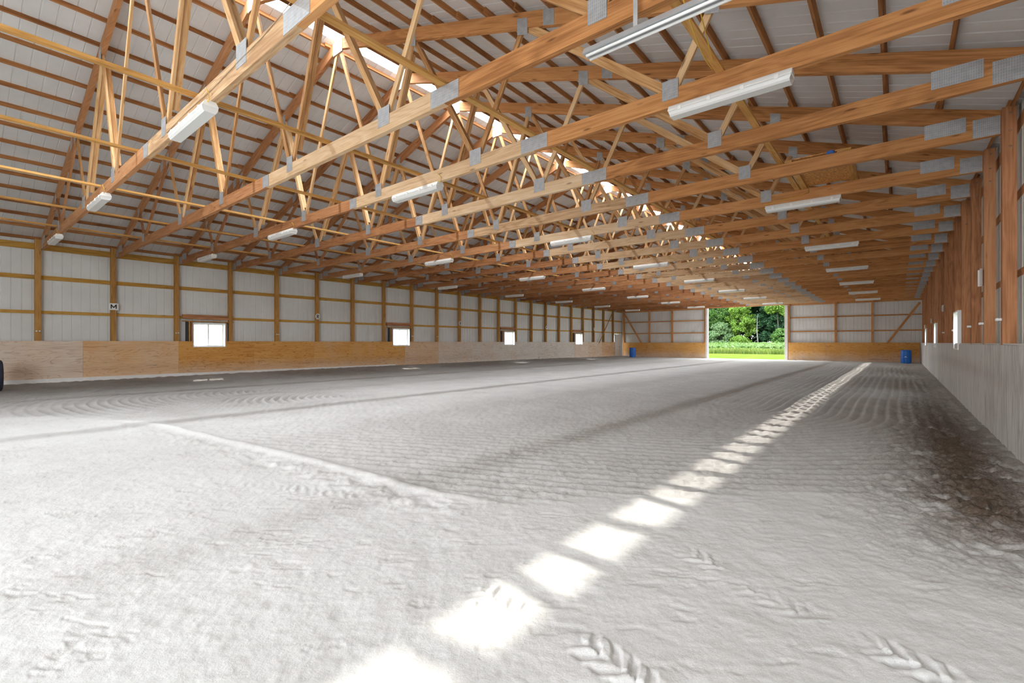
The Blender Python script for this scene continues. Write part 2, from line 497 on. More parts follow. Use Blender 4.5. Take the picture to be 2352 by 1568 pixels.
    # hoof and boot dents
    for k in range(70):
        dx, dy = RNG.uniform(-9, .8), RNG.uniform(1.0, 6.0)
        rr = RNG.uniform(.03, .07); dp = RNG.uniform(.003, .008)
        mk = (np.abs(X - dx) < .4) & (np.abs(Y - dy) < .4)
        if mk.any():
            d2 = ((X[mk] - dx) ** 2 + ((Y[mk] - dy) / 1.3) ** 2) / rr ** 2
            h[mk] += -dp * np.exp(-d2) + dp * .25 * np.exp(-(np.sqrt(d2) - 1.6) ** 2 * 3)
    # tractor tyre prints: chevron lugs pressed into the packed sand
    for cx_, cy_, ang, ln, wd, dp in ((-.95, 3.02, -.35, .40, .22, .013), (.02, 2.62, -.30, .46, .22, .014), (-.92, 1.80, -.28, .50, .22, .014),
                                  (-1.62, 1.86, -.2, .40, .24, .010), (-.5, 2.78, -.3, .45, .24, .005), (-4.3, 2.05, .35, 1.5, .3, .006)):
        ca, sa = math.cos(ang), math.sin(ang)
        mk = (np.abs(X - cx_) < 1.2) & (np.abs(Y - cy_) < 1.2)
        if not mk.any(): continue
        lx = (X[mk] - cx_) * ca + (Y[mk] - cy_) * sa
        ly = -(X[mk] - cx_) * sa + (Y[mk] - cy_) * ca
        env = sstep(ln / 2, ln / 2 - .12, np.abs(lx)) * sstep(wd / 2, wd / 2 - .025, np.abs(ly))
        env = env * np.clip(n2[mk] * 3.2 - .75, .1, 1)
        lug = .8 * np.cos((lx + np.abs(ly) * .75) / .105 * 2 * math.pi + (n2[mk] - .5) * 5 + (ly > 0) * math.pi)
        h[mk] += env * (sstep(-.55, .55, lug + (n3[mk] - .5) * .9) - .6) * dp * 1.3
    # colour: damp, mud, pale
    deep = sstep(2.5, 11, Y)  # sand darker with distance, partly shade put into the colour
    damp_and_shade = (1 - harrow) * (.0 + .10 * n1 + .12 * pit + .34 * sstep(-2.5, -8.5, X)) + harrow * (.30 + .26 * deep + .25 * (n1 - .5) + .30 * sstep(-7.5, -11, X) * sstep(9, 4, Y))  # packed sand on the near left darkened as painted shade, besides real damp
    damp_and_shade += harrow * .30 * np.exp(-((X - XL - 1.6) / 2.2) ** 2)
    damp_and_shade += harrow * .16 * t1 + harrow * .10 * t2 - .16 * harrow * np.clip(gr, -1, 1) * (t1 + t2 + t3 * .8)
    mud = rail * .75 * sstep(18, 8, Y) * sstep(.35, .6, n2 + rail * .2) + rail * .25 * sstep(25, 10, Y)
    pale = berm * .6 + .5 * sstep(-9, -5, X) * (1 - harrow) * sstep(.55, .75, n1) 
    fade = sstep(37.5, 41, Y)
    damp_and_shade = damp_and_shade * (1 - .35 * fade)
    V = np.stack([X, Y, h], -1).reshape(-1, 3).astype(np.float32)
    idx = np.arange(nr * na).reshape(nr, na)
    a = idx[:-1, :]; b = np.roll(idx, -1, 1)[:-1, :]; c = np.roll(idx, -1, 1)[1:, :]; d = idx[1:, :]
    Q = np.stack([a, d, c, b], -1).reshape(-1, 4)
    Q = Q[inside.reshape(-1)[Q].any(1)]
    # centre vertices coincide: keep it simple, a tiny hole is closed by a fan of slivers
    used = np.unique(Q)
    re = -np.ones(len(V), dtype=np.int64); re[used] = np.arange(len(used))
    Q = re[Q]; V = V[used]
    cols = np.stack([np.clip(damp_and_shade, 0, 1), np.clip(mud, 0, 1), np.clip(pale, 0, 1), np.ones_like(damp_and_shade)], -1).reshape(-1, 4)[used].astype(np.float32)
    me = bpy.data.meshes.new('floor')
    me.vertices.add(len(V)); me.vertices.foreach_set('co', V.ravel())
    me.loops.add(Q.size); me.loops.foreach_set('vertex_index', Q.ravel().astype(np.int32))
    me.polygons.add(len(Q))
    me.polygons.foreach_set('loop_start', np.arange(0, Q.size, 4, dtype=np.int32))
    me.polygons.foreach_set('use_smooth', np.ones(len(Q), dtype=bool))
    me.update(calc_edges=True)
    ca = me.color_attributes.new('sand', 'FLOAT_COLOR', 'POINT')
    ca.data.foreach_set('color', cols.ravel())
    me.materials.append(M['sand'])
    o = bpy.data.objects.new('floor', me)
    COL.objects.link(o)
    tag(o, 'harrowed grey sand arena footing, pale and packed towards the camera', None, None, 'structure')
    return o
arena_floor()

# ------------------------------------------------------------------ ribbed metal sheets
RIB = .2286
PROF = ((0, 0), (.010, .013), (.020, .013), (.030, 0))      # one rib, then flat to the next
def rib_line(a0, a1):
    pts = []
    k = 0
    a = a0
    while a < a1:
        for s_, d_ in PROF:
            if a + s_ <= a1: pts.append((a + s_, d_))
        a += RIB
    pts.append((a1, 0))
    return pts

WX_L = XL - .185
WX_R = XR + .185
WIN_Y = [6.77 + 5 * BAY * k for k in range(4)]
WIN_YR = [15.9 + 5 * BAY * k for k in range(3)]
WZ0, WZ1, WHW = 1.16, 2.04, .53
DOOR_Y = (40.80, 41.84)
EAVE_TOP = EAVE_Z + .07

def long_wall(name, x, sgn, wins, label, doory=None):
    mb = MB()
    pts = rib_line(YN, YF + .2)
    for (ya, da), (yb_, db) in zip(pts[:-1], pts[1:]):
        ym = (ya + yb_) / 2
        spans = [(-.25, EAVE_TOP)]
        for wy in wins:
            if wy - WHW - .03 < ym < wy + WHW + .03: spans = [(-.25, WZ0 - .02), (WZ1 + .02, EAVE_TOP)]
        if doory and doory[0] < ym < doory[1]: spans = [(2.06, EAVE_TOP)]
        for z0, z1 in spans:
            xa, xb = x + (xr(ya) if sgn > 0 else 0) + sgn * da, x + (xr(yb_) if sgn > 0 else 0) + sgn * db
            q = [(xa, ya, z0), (xb, yb_, z0), (xb, yb_, z1), (xa, ya, z1)]
            mb.face(q if sgn < 0 else q[::-1], [(0, 0)] * 4)
    o = mb.build(name, M['wallsheet'])
    return tag(o, label, None, None, 'structure')
long_wall('wall_left', WX_L, -1, WIN_Y, 'white ribbed metal wall on the left above the plywood kickboards', DOOR_Y)
long_wall('wall_right', WX_R, 1, WIN_YR, 'white ribbed metal wall behind the red-brown posts')

# far wall with the big doorway
DX0, DX1, DZ = -12.76, -6.94, 4.27
def far_wall():
    mb = MB()
    y = YF + .185
    for (xa, da), (xb, db) in zip(*(lambda p: (p[:-1], p[1:]))(rib_line(XL - .3, XR + .5))):
        xm = (xa + xb) / 2
        z0 = DZ if DX0 < xm < DX1 else -.25
        za, zb = zt(xa - CX) + .1, zt(xb - CX) + .1
        mb.face([(xa, y + da, z0), (xa, y + da, za), (xb, y + db, zb), (xb, y + db, z0)][::-1], [(0, 0)] * 4)
    tag(mb.build('wall_far', M['wallsheet']), 'white ribbed metal end wall round the open doorway', None, None, 'structure')
far_wall()

# unseen end wall behind the standing point, added and sized to dim the left side
NEAR_X = -6.0
def blocker_wall():
    mb = MB()
    for (xa, da), (xb, db) in zip(*(lambda p: (p[:-1], p[1:]))(rib_line(XL - .3, NEAR_X))):
        za, zb = zt(xa - CX) + .1, zt(xb - CX) + .1
        mb.face([(xa, YN - da, -.2), (xa, YN - da, za), (xb, YN - db, zb), (xb, YN - db, -.2)], [(0, 0)] * 4)
    tag(mb.build('wall_blocker', M['wallsheet']), 'unseen white ribbed end wall added behind the camera to dim the left side', None, None, 'structure')
blocker_wall()

# roof: two ribbed slopes and the clear ridge strip
def roof():
    mb = MB()
    dz = .092
    for sg in (-1, 1):
        pts = rib_line(YN, YF + .3)
        for (ya, da), (yb_, db) in zip(pts[:-1], pts[1:]):
            d0, d1 = .19, HALF + .3
            q = []
            for yy, dd in ((ya, da), (yb_, db)):
                q.append(((CX + sg * d0, yy, zt(d0) + dz + dd), (CX + sg * d1, yy, EAVE_Z - .3 * SLOPE + dz + dd)))
            f = [q[0][0], q[1][0], q[1][1], q[0][1]]
            mb.face(f if sg > 0 else f[::-1], [(0, 0)] * 4)
    tag(mb.build('ceiling', M['roofsheet']), 'underside of the white ribbed metal roof', None, None, 'structure')
    mb = MB()
    for sg in (-1, 1):
        mb.face([(CX, YN, zt(0) + .16), (CX, YF + .3, zt(0) + .16), (CX + sg * .3, YF + .3, zt(.3) + .125), (CX + sg * .3, YN, zt(.3) + .125)], [(0, 0)] * 4)
    tag(mb.build('window_8', M['ridge']), 'bright clear skylight strip along the roof ridge', None, None, 'structure')
roof()

# ------------------------------------------------------------------ roof trusses
B0, B1, B2 = 1.55, 4.29, 7.62           # web joints on the bottom chord
T1, T2, T3 = 2.63, 5.30, 8.12           # web joints on the top chord
SP_T = 5.79                             # splice in the top chord
def make_truss():
    root = empty('roof_truss', (CX, Y0 + .0915, CH_B))
    zb = CH_B
    E_ = HALF + .13
    def Z(z): return z - zb
    # bottom chord in three lengths
    cuts = [-E_, .62, 5.52, E_]
    for a, b in zip(cuts[:-1], cuts[1:]):
        MB().box((a + .001, 0, 0), (b - .001, TT, CH_T - CH_B), 'x').build('bottom_chord', M['chordpale' if a == .62 else 'chord' if a > 1 else 'chorddark'], root)
    # top chords, each side in two lengths, cut flat on the bottom chord at the heel
    vt = .245
    for sg in (-1, 1):
        for seg in (0, 1):
            if seg == 0:
                poly = [(0.0, Z(zt(0))), (SP_T, Z(zt(SP_T))), (SP_T, Z(zt(SP_T) - vt)), (0.0, Z(zt(0) - vt))]
            else:
                dh = HALF - (CH_T + vt - EAVE_Z) / SLOPE
                poly = [(SP_T, Z(zt(SP_T))), (E_, Z(EAVE_Z - .13 * SLOPE)), (E_, Z(CH_T) + .001), (dh, Z(CH_T) + .001), (SP_T, Z(zt(SP_T) - vt))]
            poly = [(sg * p[0], p[1]) for p in poly]
            if sg > 0: poly = poly[::-1]
            mb = MB(); mb.prism(poly, 0, TT)
            # grain along the slope
            mb.uv = [(u, v + sg * SLOPE * u) for u, v in mb.uv]
            mb.build('top_chord', M['chord' if sg > 0 else 'chorddark'], root)
    def top(d): return (d, Z(zt(d) - vt))
    def bot(d): return (d, Z(CH_T))
    W = .089
    webs = [(0.06, 'a', B0), (T1, 't', B0), (T1, 't', B1), (T2, 't', B1), (T2, 't', B2), (T3, 't', B2)]
    for sg in (-1, 1):
        for k, (td, kind, bd) in enumerate(webs):
            p1 = Vector((sg * td, TT / 2, Z(zt(td) - vt) + (.05 if k else -.02)))
            off = .045 if td > bd else -.045
            p0 = Vector((sg * (bd + off), TT / 2, Z(CH_T) - .005))
            a = (p1 - p0).normalized()
            wd = a.cross(Vector((0, 1, 0)))
            MB().board(p0, p1, W if k != 4 else .12, .040, wd).build('web', M['chorddark' if sg < 0 and k >= 4 else 'web'], root)
            if k == 1 or k == 2:
                q0 = p0 + a * .25; q1 = p1 - a * .25
                MB().board(q0 + Vector((0, .067, 0)), q1 + Vector((0, .067, 0)), .04, .088, wd).build('web_brace', M['web'], root)
    def plate(d, z, w, h, slope=0.0):
        mb = MB()
        y0, y1 = -.006, .0
        hw, hh = w / 2, h / 2
        pts = [(d - hw, z - hh - slope * hw), (d + hw, z - hh + slope * hw), (d + hw, z + hh + slope * hw), (d - hw, z + hh - slope * hw)]
        mb.prism(pts, y0, y1)
        return mb.build('gusset_plate', M['plate'], root)
    for sg in (-1, 1):
        for bd, w, h in ((B0, .20, .26), (B1, .26, .26), (B2, .2, .24)):
            plate(sg * bd, Z(CH_T) - .01, w, h)
        for td, w, h in ((T1, .2, .26), (T2, .2, .26), (T3, .16, .2)):
            plate(sg * td, Z(zt(td) - vt) + .02, w, h, -sg * SLOPE)
        plate(sg * SP_T, Z(zt(SP_T) - vt / 2), .2, .24, -sg * SLOPE)
        plate(sg * (HALF - .575), Z(4.445), .45, .215, 0)
        plate(sg * (HALF - .14), Z(4.35), .28, .26, 0)
    plate(5.52, Z((CH_B + CH_T) / 2), .50, .215)
    plate(.62, Z((CH_B + CH_T) / 2), .25, .21)
    mb = MB()
    zc = Z(zt(0))
    mb.prism([(-.19, zc - .36), (.19, zc - .36), (.19, zc - .07), (0, zc - .005), (-.19, zc - .07)], -.006, 0)
    mb.build('gusset_plate', M['plate'], root)
    return root
proto = make_truss()
for i in range(NB - 0):
    if i == 22: break
    t = proto if i == 0 else copy_tree(proto)
    t.location = (CX, yt(i) + .0915, CH_B)
    tag(t, ('nearest orange timber roof truss with steel gusset plates overhead' if i == 0 else
            '%s orange timber roof truss counting from the camera end' % ORD[i] if i < 21 else
            'last orange timber roof truss in front of the far end wall'), 'roof truss', 'timber roof trusses in a row')

# purlins: one line of lapped boards each, lying on the top chords
PD = [.36] + [.16 + .6325 * k for k in range(1, 17)] + [HALF + .09]
for sg, side in ((-1, 'left'), (1, 'right')):
    for k, d in enumerate(PD):
        nrm = Vector((sg * SLOPE, 0, 1)).normalized()
        mb = MB()
        y = YN
        j = 0
        x = CX + sg * d
        while y < YF + .1:
            yb_ = min(Y0 + .13 + (2 * (j + 1)) * BAY + .16, YF + .1)
            off = .021 * (1 if j % 2 else -1)
            z = EAVE_Z + (HALF - d) * SLOPE
            c0 = Vector((x + off, y, z - sg * 0 - off * sg * SLOPE + .046))
            mb.board(c0, c0 + Vector((0, yb_ - y, 0)), .089, .038, nrm)
            y = yb_ - .32 if yb_ < YF else YF + 1
            j += 1
        o = mb.build('roof_purlin', M['purlin'])
        n = len(PD) - k
        lab = ('uppermost roof purlin beside the ridge skylight on the %s slope' % side if k == 0 else
               'lowest roof purlin over the eave of the %s slope' % side if n == 1 else
               '%s roof purlin down from the ridge on the %s roof slope' % (ORD[k], side))
        tag(o, lab, 'purlin', 'purlins of the %s roof slope' % side)

# bracing runners lying on the bottom chords
for k, x in enumerate((-17.65, -15.05, -12.47, -9.72, -6.96, -4.30, -1.60)):
    mb = MB()
    y = -.4
    while y < YF:
        yb_ = min(y + 4.88, YF)
        mb.board((x, y + .003, CH_T + .02), (x, yb_, CH_T + .02), .089, .038, (1, 0, 0))
        y = yb_ + .0001 if yb_ < YF else YF + 1
    tag(mb.build('truss_runner', M['runner']), ['leftmost long board lying across the truss bottom chords', 'second long board from the left across the bottom chords',
        'third long board from the left across the bottom chords', 'long board across the bottom chords under the ridge',
        'long board across the bottom chords just right of the ridge', 'long board running over the big splice plates of the trusses',
        'rightmost long board across the bottom chords, yellow cables beside it'][k], 'brace board', 'boards bracing the truss bottom chords')

# ------------------------------------------------------------------ posts and girts
def post(name, x0, x1, y0, y1, z1, mat, label, group, bolts=None):
    root = empty(name, ((x0 + x1) / 2, (y0 + y1) / 2, 0))
    cx_, cy_ = root.location.x, root.location.y
    MB().box((x0 - cx_, y0 - cy_, -.3), (x1 - cx_, y1 - cy_, z1), 'z').build('shaft', mat, root)
    for bz in (bolts or ()):
        mb = MB(); mb.lathe([(0.0, -.012), (.011, -.012), (.016, -.004), (.016, 0.0), (0, 0)], ((x1 - x0) * .03, y0 - cy_, bz), 10, 'y')
        mb.build('bolt', M['bolt'], root)
    return tag(root, label, 'wall post', group)
for i in range(22):
    post('wall_post', XL - .14, XL, yt(i) - .05, yt(i) + .09, 4.52, M['post'],
         ('nearest ochre post on the left wall, just inside the frame' if i == 0 else '%s ochre wooden post along the left wall from the camera end' % ORD[i]),
         'posts of the left wall', None)
for i in range(4, 22):
    x = XR + xr(yt(i))
    post('wall_post', x, x + .14, yt(i) - .05, yt(i) + .09, 4.53, M['redpost'],
         ('nearest red-brown post on the right wall above the kickboard' if i == 4 else '%s red-brown post along the right wall from the camera end' % ORD[i - 4]),
         'posts of the right wall', (4.44, 4.2, 3.98) if i < 9 else None)
FP = [(XL + .07, 'post in the left corner of the far wall'), (-18.05, 'first post right of the left corner on the far wall'), (-15.9, 'middle post left of the doorway on the far wall'),
      (-12.98, 'orange door post on the left side of the far doorway'), (-6.62, 'orange door post on the right side of the far doorway'), (-3.58, 'first post right of the doorway on the far wall'),
      (-1.4, 'last post before the right corner on the far wall')]
for x, lab in FP:
    post('wall_post', x - .07, x + .07, YF - .02, YF + .12, 4.45, M['chord'], 'wooden ' + lab, 'posts of the far wall')

def girt(p0, p1, w, label, mat, group, wd=(0, 0, 1)):
    mb = MB()
    mb.board(p0, p1, w, .038, wd)
    o = mb.build('wall_girt', mat)
    return tag(o, label, 'girt', group)
gl = XL - .14 - .022
for z, w, lab in ((4.31, .19, 'top eave girt of the left wall under the roof edge'), (3.35, .13, 'upper middle girt of the left wall'), (2.26, .10, 'lower girt of the left wall just above the windows')):
    girt((gl, YN, z), (gl, YF + .1, z), w, 'ochre ' + lab, M['girt'], 'girts of the left wall')
for z, w, lab in ((4.31, .19, 'top eave girt of the right wall behind the posts'), (3.35, .13, 'upper middle girt of the right wall behind the posts'), (2.26, .10, 'lower girt of the right wall behind the posts')):
    g0 = XR + .162
    girt((g0, YN, z), (g0 + xr(YF), YF + .1, z), w, 'weathered ' + lab, M['redpost'], 'girts of the right wall')
for z, w, nm in ((4.32, .22, 'head beam'), (3.25, .09, 'upper girt'), (2.17, .09, 'lower girt')):
    girt((XL - .1, YF + .142, z), (DX0 - .14, YF + .142, z), w, '%s of the far wall left of the doorway' % nm, M['chord'], 'girts of the far wall')
    girt((DX1 + .24, YF + .142, z), (XR + .25, YF + .142, z), w, '%s of the far wall right of the doorway' % nm, M['chord'], 'girts of the far wall')
girt((DX0 - .2, YF + .02, 4.38), (DX1 + .3, YF + .02, 4.38), .22, 'heavy wooden header over the open far doorway', M['chord'], 'girts of the far wall')

# wind braces
def brace(p0, p1, label, wd):
    mb = MB(); mb.board(p0, p1, .14, .038, wd)
    return tag(mb.build('wind_brace', M['chord']), label, 'brace', 'diagonal braces in the corners')
brace((1.16, YF - .04, 4.05), (-.60, YF - .04, 1.22), 'diagonal brace in the right corner of the far wall', (1, 0, .6))
brace((XL + .08, YF - .04, 4.25), (-18.78, YF - .04, 1.24), 'diagonal brace in the left corner of the far wall', (1, 0, .6))
mb = MB(); mb.board((XL + .022, 37.6, 1.25), (XL + .022, 40.15, 4.05), .09, .038, (0, 1, -.6))
tag(mb.build('wind_brace', M['post']), 'thin diagonal brace near the far end of the left wall', 'brace', 'diagonal braces in the corners')

# ------------------------------------------------------------------ plywood kickboards
KL_T, KR_T = 1.358, 1.268
def kick_left(k, y0, y1, weather):
    poly = [(y0, -.12), (y1, -.12)]
    up = [(y1, KL_T)]
    for wy in WIN_Y[::-1]:
        a, b = wy - WHW - .03, wy + WHW + .03
        if b > y0 and a < y1:
            bb, aa = min(b, y1), max(a, y0)
            up += [(bb, KL_T), (bb, WZ0 - .03), (aa, WZ0 - .03), (aa, KL_T)] if bb < y1 else [(y1, WZ0 - .03), (aa, WZ0 - .03), (aa, KL_T)]
            if bb >= y1: up = up[1:]
            if aa <= y0: up = up[:-1]
    clean = []
    for p in poly + up + ([(y0, KL_T)] if not (up[-1][0] == y0) else []):
        if not clean or math.dist(p, clean[-1]) > 1e-4: clean.append(p)
    mb = MB()
    mb.prism(clean, XL + .002, XL + .02, 'yz')
    o = mb.build('kickboard_sheet', M['ply'], weld=False)
    o['weather'] = weather
    return o
edges = [-3.8, -1.3, .6, 3.08, 5.74, 8.4, 11.0, 13.67, 16.16, 18.55, 20.9, 23.4, 25.87, 28.36, 30.9, 33.41, 35.67, 38.2, 40.76]
wth = [.8, .75, .68, .30, -.10, -.12, .05, .0, .42, .74, .84, .9, 1.0, 1.0, .98, .72, .6, .35]
wl = ['bleached', 'bleached', 'bleached knotty', 'tan', 'bright orange', 'orange', 'red-brown', 'orange-brown', 'dull tan', 'pale', 'pale', 'pale grey', 'grey', 'grey', 'pale grey', 'pale tan', 'tan', 'orange-stained']
for k in range(len(edges) - 1):
    o = kick_left(k, edges[k] + .002, edges[k + 1] - .002, wth[k])
    tag(o, '%s plywood kickboard sheet on the left wall, %s from the camera end' % (wl[k], ORD[k]), 'kickboard', 'kickboards of the left wall')
mb = MB(); mb.box((XL + .021, YN, -.1), (XL + .045, 15.5, .165), 'y')
tag(mb.build('baseboard_left', M['whitepaint']), 'whitish strip at the foot of the left kickboards', None, None, 'structure')
yk = [-1.3 + 2.44 * k for k in range(18)] + [YF]
for k in range(len(yk) - 1):
    y0, y1 = yk[k], yk[k + 1]
    segs = []
    mb = MB()
    poly = [(y0 + .002, -.15), (y1 - .002, -.15), (y1 - .002, KR_T), (y0 + .002, KR_T)]
    xa, xb = XR + xr(y0) - .02, XR + xr(y1) - .02
    for wy in WIN_YR:
        a, b = wy - .62, wy + .62
        if a > y0 and b < y1:
            poly = [(y0 + .002, -.15), (y1 - .002, -.15), (y1 - .002, KR_T), (b, KR_T), (b, WZ0 - .03), (a, WZ0 - .03), (a, KR_T), (y0 + .002, KR_T)]
    mb.prism(poly, xa, xa + .018, 'yz')
    mb.v = [(v[0] + (xb - xa) * (v[1] - y0) / (y1 - y0), v[1], v[2]) for v in mb.v]
    mb.uv = [(v, u) for u, v in mb.uv]
    o = mb.build('kickboard_sheet', M['greyply'], weld=False)
    tag(o, 'pale grey plywood kickboard sheet on the right wall, %s from the camera end' % ORD[k], 'kickboard', 'kickboards of the right wall')
# cap ledge on top of the right kickboards
mb = MB(); mb.board((XR - .003 + .0, YN, KR_T + .012), (XR - .003 + xr(YF), YF, KR_T + .012), .06, .02, (1, 0, 0))
o = mb.build('trim_1', M['greyply'])
tag(o, 'grey cap board along the right kickboards', None, None, 'structure')
fk = [(XL + .1, -18.3, .02), (-18.3, -15.8, .05), (-15.8, -12.92, .0), (-6.66, -4.2, -.15), (-4.2, -1.7, -.05), (-1.7, XR + .05, .0)]
fn = ['red-brown plywood kickboard of the far wall in the left corner', 'red-brown plywood kickboard of the far wall behind the blue drum', 'brown plywood kickboard of the far wall left of the doorway',
      'golden plywood kickboard of the far wall right of the doorway', 'orange plywood kickboard of the far wall in the middle of its right part', 'orange plywood kickboard of the far wall in the right corner']
for (a, b, w), lab in zip(fk, fn):
    mb = MB(); mb.prism([(a + .002, -.2), (b - .002, -.2), (b - .002, 1.31), (a + .002, 1.31)], YF - .04, YF - .022)
    o = mb.build('kickboard_sheet', M['ply'], weld=False); o['weather'] = w
    tag(o, lab, 'kickboard', 'kickboards of the far wall')

# ------------------------------------------------------------------ far doorway trims
def trim(name, lo, hi, label, mat='whitepaint'):
    mb = MB(); mb.box(lo, hi, 'z')
    tag(mb.build(name, M[mat]), label, None, None, 'structure')
trim('trim_2', (DX0 - .16, YF - .03, -.2), (DX0 - .0, YF + .26, DZ), 'white metal jamb on the left of the far doorway')
trim('trim_3', (DX1 + .02, YF - .03, -.2), (DX1 + .24, YF + .26, DZ), 'white metal jamb on the right of the far doorway')

# ------------------------------------------------------------------ windows of the long walls
def window(n, x, y, sgn, reveal, label):
    """x = wall sheet, sgn points to the arena side"""
    root = empty('window_%d' % n, (x, y, WZ0))
    H = WZ1 - WZ0
    tag(root, label, None, None, 'structure')
    # reveal box of white trim from the sheet to the kickboard face
    mb = MB()
    a, b = sorted((-sgn * .03, sgn * reveal))
    t = .03
    mb.box((a, -WHW - t, -t), (b, WHW + t, 0), 'y'); mb.box((a, -WHW - t, H), (b, WHW + t, H + t), 'y')
    mb.box((a, -WHW - t, 0), (b, -WHW, H), 'z'); mb.box((a, WHW, 0), (b, WHW + t, H), 'z')
    mb.build('reveal', M['vinyl'], root)
    mb = MB()
    fa, fb = sorted((-sgn * .01, sgn * .05)); fw = .045
    mb.box((fa, -WHW, 0), (fb, WHW, fw), 'y'); mb.box((fa, -WHW, H - fw), (fb, WHW, H), 'y')
    mb.box((fa, -WHW, fw), (fb, -WHW + fw, H - fw), 'z'); mb.box((fa, WHW - fw, fw), (fb, WHW, H - fw), 'z')
    fr = mb.build('window_frame', M['vinyl'], root)
    mb = MB(); mb.box((fa, -.025, fw), (fb, .025, H - fw), 'z'); mb.build('mullion', M['vinyl'], root)
    for s_ in (-1, 1):
        mb = MB()
        y0, y1 = sorted((s_ * .025, s_ * (WHW - fw)))
        xx = sgn * (.02 + .012 * s_)
        mb.face([(xx, y0, fw), (xx, y1, fw), (xx, y1, H - fw), (xx, y0, H - fw)], [(0, 0)] * 4)
        mb.build('pane', M['glass'], root)
        if s_ > 0:
            pass
    # sliding sash bars in the right-hand pane
    mb = MB()
    for zz in (.30, .16):
        mb.box((fa + .01, .03, zz), (fb - .01, WHW - fw, zz + .012), 'y')
    mb.build('sash_bar', M['vinyl'], root)
    return root
names = ['nearest small white sliding window in the left wall', 'second small white sliding window in the left wall', 'third small white sliding window in the left wall', 'farthest small white sliding window in the left wall']
for k, wy in enumerate(WIN_Y):
    r = window(k + 1, WX_L, wy, 1, .215, names[k])
    # framing lumber round the opening
    hb = empty('window_framing', (XL - .08, wy, WZ1 + .06))
    tag(hb, 'rough lumber framing with a double header round the %s left-wall window' % ['nearest', 'second', 'third', 'farthest'][k], 'framing', 'lumber framing round the left windows')
    ya, yb_ = -.88, .86
    MB().box((-.03, ya, .10), (.06, yb_, .19), 'y').build('header', M['redpost'], hb)
    MB().box((-.05, ya, .195), (.03, yb_, .27), 'y').build('header', M['redpost'], hb)
    MB().box((-.04, ya, .0), (.05, yb_, .035), 'y').build('ledger', M['runner'], hb)
    for yy, mm in ((-.74, 'dark'), (-.66, 'runner'), (-.585, 'redpost'), (.60, 'redpost'), (.68, 'dark'), (.76, 'runner')):
        w = .07 if mm == 'dark' else .036
        MB().box((-.05, yy - w / 2, -.78), (.03, yy + w / 2, .0), 'z').build('jack_stud' if mm != 'dark' else 'felt_strip', M[mm], hb)
for k, wy in enumerate(WIN_YR):
    window(k + 5, WX_R + xr(wy), wy, -1, .225, 'small white window in the right wall, %s from the camera end' % ['first', 'second', 'third'][k])

# walk door at the far end of the left wall
d1 = empty('door_1', (XL - .06, (DOOR_Y[0] + DOOR_Y[1]) / 2, -.02))
tag(d1, 'white walk door in the far end of the left wall', None, None, 'structure')
hw = (DOOR_Y[1] - DOOR_Y[0]) / 2
mb = MB(); mb.box((-.03, -hw + .06, 0), (.015, hw - .06, 2.0), 'z'); mb.build('door_leaf', M['whitepaint'], d1)
mb = MB()
mb.box((-.06, -hw - .02, 0), (.07, -hw + .06, 2.06), 'z'); mb.box((-.06, hw - .06, 0), (.07, hw + .02, 2.06), 'z'); mb.box((-.06, -hw - .02, 2.0), (.07, hw + .02, 2.1), 'y')
mb.build('door_frame', M['whitepaint'], d1)
mb = MB(); mb.lathe([(0, .07), (.02, .065), (.032, .045), (.028, .02), (.012, .012), (.012, 0)], (0, 0, 0), 14); h_ = mb.build('door_handle', M['black'], d1)
h_.rotation_euler = (0, math.pi / 2, 0); h_.location = (.015, hw - .14, .95)

# ------------------------------------------------------------------ strip lights
def make_lamp():
    root = empty('strip_light', (0, 0, 0))
    L = 1.33
    def sect(prof, mat, nm, par, x0=-L / 2, x1=L / 2, taper=0.0):
        mb = MB(); mb.prism(prof, x0, x1, 'yz')
        if taper:
            mb.v = [(v[0] * (1 - taper * (1 if v[2] < -.1 else 0)), v[1], v[2]) for v in mb.v]
        return mb.build(nm, mat, par)
    sect([(-.055, 0), (.055, 0), (.07, -.02), (.087, -.058), (.087, -.066), (-.087, -.066), (-.087, -.058), (-.07, -.02)][::-1], M['lampbody'], 'housing', root)
    ls = sect([(-.082, -.066), (-.086, -.082), (-.078, -.115), (-.06, -.135), (.06, -.135), (.078, -.115), (.086, -.082), (.082, -.066)], M['lens'], 'lens', root, -L / 2 + .008, L / 2 - .008, .02)
    for yy in (-.035, .035):
        mb = MB(); mb.tube([(-L / 2 + .05, yy, -.092), (L / 2 - .05, yy, -.092)], .0125, 10); mb.build('fluorescent_tube', M['tubeglass'], root, True)
    for xx in (-.52, -.18, .18, .52):
        for sy in (-1, 1):
            mb = MB(); mb.box((xx - .02, sy * .088 - .006, -.086), (xx + .02, sy * .088 + .006, -.04), 'x'); mb.build('lens_clip', M['lampbody'], root)
    mb = MB()
    mb.tube([(L / 2 - .02, -.03, -.025), (L / 2 + .05, -.035, -.01), (L / 2 + .075, -.045, .05), (L / 2 + .02, -.05, .11), (L / 2 - .03, -.046, .15)], .006, 7)
    mb.build('power_cord', M['yellow'], root, True)
    return root
lamp = make_lamp()
cols = [(-18.02, 'leftmost row'), (-12.57, 'second row from the left'), (-7.08, 'row just right of the ridge'), (-1.53, 'rightmost row')]
first = True
